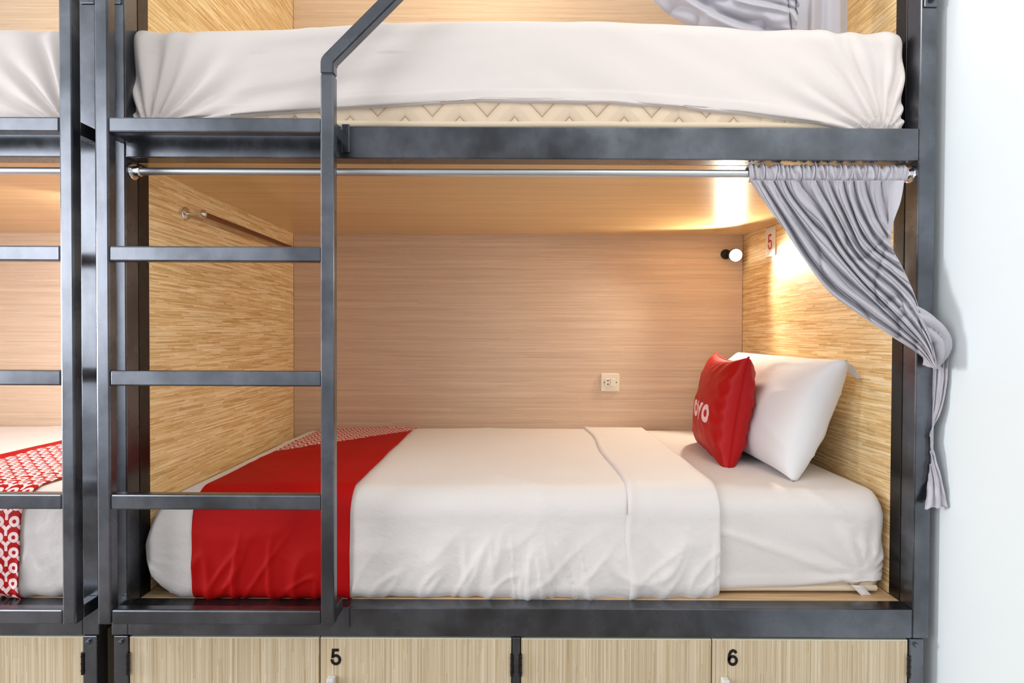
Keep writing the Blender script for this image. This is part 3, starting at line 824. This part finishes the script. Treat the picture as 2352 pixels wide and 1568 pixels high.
    # stitched line where the rod pocket ends
def knot():
    rows = []; NT, NS = 60, 60
    # a roll of cloth looping over the post's outer edge
    path = [(2060, 704, -.026), (2098, 728, -.030), (2130, 750, -.034), (2150, 778, -.034), (2150, 804, -.034), (2144, 826, -.030), (2138, 842, -.026)]
    for i in range(NT + 1):
        t = i / NT; c = P(*crom(path, t)); c2 = P(*crom(path, min(1, t + 0.01))); c0 = P(*crom(path, max(0, t - 0.01)))
        d = (c2 - c0).normalized(); n1 = d.cross(Vector((0, 1, 0))).normalized(); n2 = d.cross(n1).normalized()
        r = 0.014 * (0.55 + 0.45 * math.sin(PI * min(1, t * 1.1))) + 0.002
        row = []
        for j in range(NS + 1):
            a = 2 * PI * j / NS
            rr = r * 1.8 * (1 + 0.5 * (abs(math.sin(2.5 * a + 5 * t)) ** 0.5 - 0.7) + 0.16 * n3(math.cos(a) * 2, math.sin(a) * 2, t * 4))
            row.append(c + n1 * rr * math.cos(a) * 0.95 + n2 * rr * math.sin(a) * 0.9)
        rows.append(row)
    grid('knot', rows, GREY, cur)
def tail():
    # hangs in the slot between post and wall
    Lp = [(2136, 815, .006), (2133, 880, .008), (2133, 950, .012), (2128, 1010, .018), (2128, 1050, .018), (2131, 1085, .004), (2129, 1130, -.012), (2124, 1168, -.020)]
    Rp = [(2179, 800, -.030), (2176, 870, -.030), (2163, 938, -.024), (2142, 985, -.010), (2138, 1012, -.006), (2148, 1045, -.016), (2164, 1105, -.026), (2177, 1163, -.030)]
    rows = []; NT, NS = 110, 60
    for i in range(NT + 1):
        t = i / NT; Lq = crom(Lp, t); Rq = crom(Rp, t); row = []
        amp = lerp(0.005, 0.004, t)
        for j in range(NS + 1):
            s = j / NS
            u = lerp(Lq[0], Rq[0], s) + 2.0 * n3(s * 3, t * 14, 5); v = lerp(Lq[1], Rq[1], s) + (3 * math.sin(s * 14) if i == NT else 0)
            y = lerp(Lq[2], Rq[2], s) + amp * fold(s * 2.6 + 0.5 * n3(t * 3, 2) + 0.2 * t) * sm(0, .1, s) + 0.003 * n3(s * 4, t * 16, 8)
            p = P(u, v, min(y, 0.02))
            p.x = min(p.x, 1.083); 
            if p.y > -0.003: p.x = max(p.x, 1.0635)
            row.append(p)
        rows.append(row)
    grid('tail', rows, GREY, cur, thick=0.0012, off=0)
drape(); header(); knot(); tail()

# ------------------------------------------------------------------ upper berth curtain
cu2 = thing('curtain', 'grey curtain bundled on the upper berth mattress at the top edge', 'curtain')
def bundle():
    Lp = [(1360, -540), (1385, -320), (1430, -120), (1500, 0), (1565, 52), (1640, 84), (1720, 94), (1795, 98), (1826, 96)]
    Rp = [(1820, -540), (1780, -380), (1730, -220), (1700, -90), (1760, -42), (1800, -26), (1822, -14), (1834, -4), (1836, 8)]
    rows = []; NT, NS = 200, 160
    for i in range(NT + 1):
        t = i / NT; a = crom(Lp, t); b = crom(Rp, t); row = []
        for j in range(NS + 1):
            s = j / NS; u = lerp(a[0], b[0], s); v = lerp(a[1], b[1], s)
            ph = s * 2.7 + 0.5 * n3(s * 2, t * 2.2, 3) + 0.35 * t
            y = 0.13 + 0.020 * fold(ph) - 0.03 * math.sin(PI * s) + 0.006 * n3(s * 5, t * 10, 7) + 0.012 * ridge(s * 2 + t * 3, t * 4, 2) ** 3
            row.append(P(u, v, y))
        rows.append(row)
    grid('bundle', rows, GREY, cu2, thick=0.0015, off=0)
    # the flat width behind it
    rows = []
    for i in range(41):
        t = i / 40; row = []
        for j in range(71):
            s = j / 70; u = lerp(1815, 1945, s) + 30 * (1 - t) * (s - .5); v = lerp(-540, 104, t)
            y = 0.20 + 0.012 * fold(s * 1.6 + 0.25 * t) + 0.030 * sm(0.86, 1.0, s) - 0.01 * sm(0.55 - 0.25 * t, 0.62 - 0.25 * t, s)
            row.append(P(u, v, y))
        rows.append(row)
    grid('hanging_width', rows, GREY, cu2, thick=0.0015, off=0)
bundle()

# ------------------------------------------------------------------ hanging rail on the left panel
hr = thing('hanging_rail', 'brown metal hanging rail on chrome brackets on the left end panel', 'hanging rail')
ya, yb = 0.262, 0.93; zr = P(465, 491, ya).z; xr = P(465, 491, ya).x
obj('tube', cyl(bmesh.new(), (xr, ya, zr), (xr, yb, zr), 0.0088, 20), BRONZE, hr)
for y in (ya, yb):
    bm = lathe(bmesh.new(), (XL, y, zr), (1, 0, 0), [(0.021, 0), (0.021, 0.002), (0.019, 0.004), (0.007, 0.008), (0.004, 0.013), (0.0035, xr - XL)], 32)
    br = obj('bracket', bm, CHROME, hr, smooth=False)
    bm = bmesh.new(); bmesh.ops.create_uvsphere(bm, u_segments=24, v_segments=14, radius=0.0125, matrix=Matrix.Translation((xr, y, zr)))
    obj('ball', bm, CHROME, br, smooth=True)
    for k in (-1, 1):
        bm = lathe(bmesh.new(), (XL + 0.003, y, zr + k * 0.014), (1, 0, 0), [(0.0022, 0), (0.0022, 0.0015), (0.001, 0.002)], 10)
        obj('screw', bm, CHROME, br)

# ------------------------------------------------------------------ power socket
so = thing('power_socket', 'cream power socket with rocker switch on the back panel of the middle berth', 'socket')
a = P(1380, 857, YBK); b = P(1422, 898, YBK)
obj('plate', B(a.x, b.x, YBK - 0.009, YBK, b.z, a.z, bev=0.004, seg=3), PLASTIC, so)
mx, mz = (a.x + b.x) / 2, (a.z + b.z) / 2
sk = obj('outlet', B(mx - 0.021, mx - 0.001, YBK - 0.0115, YBK - 0.008, mz - 0.017, mz + 0.017, bev=0.001), PLASTIC, so)
for dz in (0.008, -0.008):
    obj('pin_hole', lathe(bmesh.new(), (mx - 0.011, YBK - 0.0113, mz + dz), (0, -1, 0), [(0.0032, 0), (0.0032, 0.0005)], 16), DARKHOLE, sk)
obj('rocker_switch', B(mx + 0.0005, mx + 0.0215, YBK - 0.0135, YBK - 0.008, mz - 0.0165, mz + 0.0165, bev=0.0015), PLASTIC, so)
for dx in (-0.027, 0.027):
    obj('screw', lathe(bmesh.new(), (mx + dx, YBK - 0.009, mz), (0, -1, 0), [(0.0026, 0), (0.0026, 0.0006), (0.0018, 0.001)], 12), DARKHOLE, so)

# ------------------------------------------------------------------ berth number plate
npl = thing('number_plate', 'white plate with a red number 5 on the right end panel', 'number plate')
ys = (0.864, 0.778); zt_ = 1.35 + 0.425; zb_ = 1.35 + 0.310
obj('plate', B(XR - 0.004, XR - 0.0003, ys[1], ys[0], zb_, zt_, bev=0.0015), PLATE, npl)
yc = (ys[0] + ys[1]) / 2; zc = (zb_ + zt_) / 2; hh = 0.062
digit('number', '5', REDINK, npl, lambda u, v, k: (XR - 0.0042 - 0.0008 * (1 - k), yc - (u - 0.31) * hh * 0.95, zc + (v - 0.5) * hh), 0.12)

# ------------------------------------------------------------------ reading lamp
EM, nt, bb = newmat('lamp_glow'); setp(bb, Base_Color=(1, 1, 1, 1), Emission_Color=(1.0, 0.90, 0.66, 1), Emission_Strength=5.0)
def lamp(x, y, z, label, watts, real=True):
    lp = None
    if real:
        lp = thing('reading_lamp', label, 'lamp')
        obj('mount', lathe(bmesh.new(), (x - 0.022, YBK, z + 0.012), (0, -1, 0), [(0.022, 0), (0.022, 0.006), (0.018, 0.010), (0.006, 0.012)], 28), RUBBER, lp)
        hd = obj('arm', cyl(bmesh.new(), (x - 0.022, YBK - 0.01, z + 0.012), (x - 0.004, y + 0.02, z + 0.004), 0.004, 12), RUBBER, lp)
        d = Vector((-0.10, -1, -0.22)).normalized(); p = Vector((x, y, z))
        obj('lamp_head', lathe(bmesh.new(), p - d * 0.004, -d, [(0.0285, 0), (0.0285, 0.014), (0.020, 0.026), (0.006, 0.032)], 28), RUBBER, lp)
        bm = lathe(bmesh.new(), p - d * 0.002, d, [(0.0265, 0), (0.0265, 0.004), (0.0215, 0.0105), (0.009, 0.0145)], 28)
        obj('bulb', bm, EM, lp, smooth=True)
    L = bpy.data.lights.new('reading_light', 'SPOT'); L.energy = watts; L.color = (1.0, 0.90, 0.72); L.spot_size = R(132); L.spot_blend = 0.25; L.shadow_soft_size = 0.02
    o = bpy.data.objects.new('reading_light', L); C.objects.link(o); o.location = (x - 0.045, y - 0.055, z - 0.010)
    o.rotation_euler = Vector((-0.80, -1, -0.45)).to_track_quat('-Z', 'Y').to_euler()
    if lp: o.parent = lp
lp0 = P(1690, 586, 1.035)
lamp(lp0.x, 1.035, lp0.z, 'small glowing reading lamp in the top right corner of the middle berth', 20)

# ------------------------------------------------------------------ light
def area(name, loc, target, sx, sy, watts, col):
    L = bpy.data.lights.new(name, 'AREA'); L.shape = 'RECTANGLE'; L.size = sx; L.size_y = sy; L.energy = watts; L.color = col
    o = bpy.data.objects.new(name, L); C.objects.link(o); o.location = loc
    o.rotation_euler = (Vector(target) - Vector(loc)).to_track_quat('-Z', 'Y').to_euler(); return o
# daylight from the window at the far left end of the aisle
area('window_light', (-6.0, -0.72, 1.35), (1.0, 0.0, 1.35), 0.8, 1.3, 185, (0.93, 0.97, 1.0))
# soft fill added from front left and overhead right, no real sources there
area('fill_left', (-3.4, -2.6, 2.0), (0, 0.4, 1.3), 1.6, 1.8, 46, (0.95, 0.97, 1.0))
area('fill_right', (0.70, -1.0, 2.95), (-0.7, 0.5, 1.0), 0.5, 0.9, 13, (1.0, 0.96, 0.9))
def bulb(name, loc, w, col, r=0.05):
    L = bpy.data.lights.new(name, 'POINT'); L.energy = w; L.color = col; L.shadow_soft_size = r
    o = bpy.data.objects.new(name, L); C.objects.link(o); o.location = loc
bulb('upper_berth_bulb', (-0.1, 0.5, 2.85), 8, (1.0, 0.83, 0.58), 0.15)
area('left_berth_fill', (-1.30, 0.45, 1.775), (-1.75, 0.9, 1.1), 0.2, 0.3, 13, (0.9, 0.94, 1.0))  # fill light added out of sight to brighten the lower left berth
bulb('left_upper_point', (-1.6, 0.6, 2.7), 5, (1.0, 0.86, 0.66))  # warm point light out of view over the upper left berth

w = bpy.data.worlds.new('world'); bpy.context.scene.world = w; w.use_nodes = True; nt = w.node_tree
bg = nt.nodes['Background']
tc = nt.nodes.new('ShaderNodeTexCoord'); sp = nt.nodes.new('ShaderNodeSeparateXYZ'); nt.links.new(tc.outputs['Generated'], sp.inputs[0])
# darker straight across the aisle, brighter to either side
ax = mt(nt, 'ADD', mt(nt, 'MULTIPLY', sp.outputs[0], 0.5), 0.5)
nt.links.new(ramp(nt, ax, [(0.06, (0.5, 0.53, 0.58, 1)), (0.22, (1.5, 1.6, 1.72, 1)), (0.40, (0.50, 0.49, 0.48, 1)), (0.64, (0.50, 0.50, 0.50, 1)), (0.78, (1.0, 1.07, 1.18, 1)), (0.95, (1.0, 1.05, 1.1, 1))]), bg.inputs['Color'])
bg.inputs['Strength'].default_value = 0.85

vs = bpy.context.scene.view_settings
bpy.context.scene.display_settings.display_device = 'sRGB'
vs.view_transform = 'Standard'; vs.look = 'None'; vs.gamma = 1; vs.exposure = 0.12; vs.use_curve_mapping = False
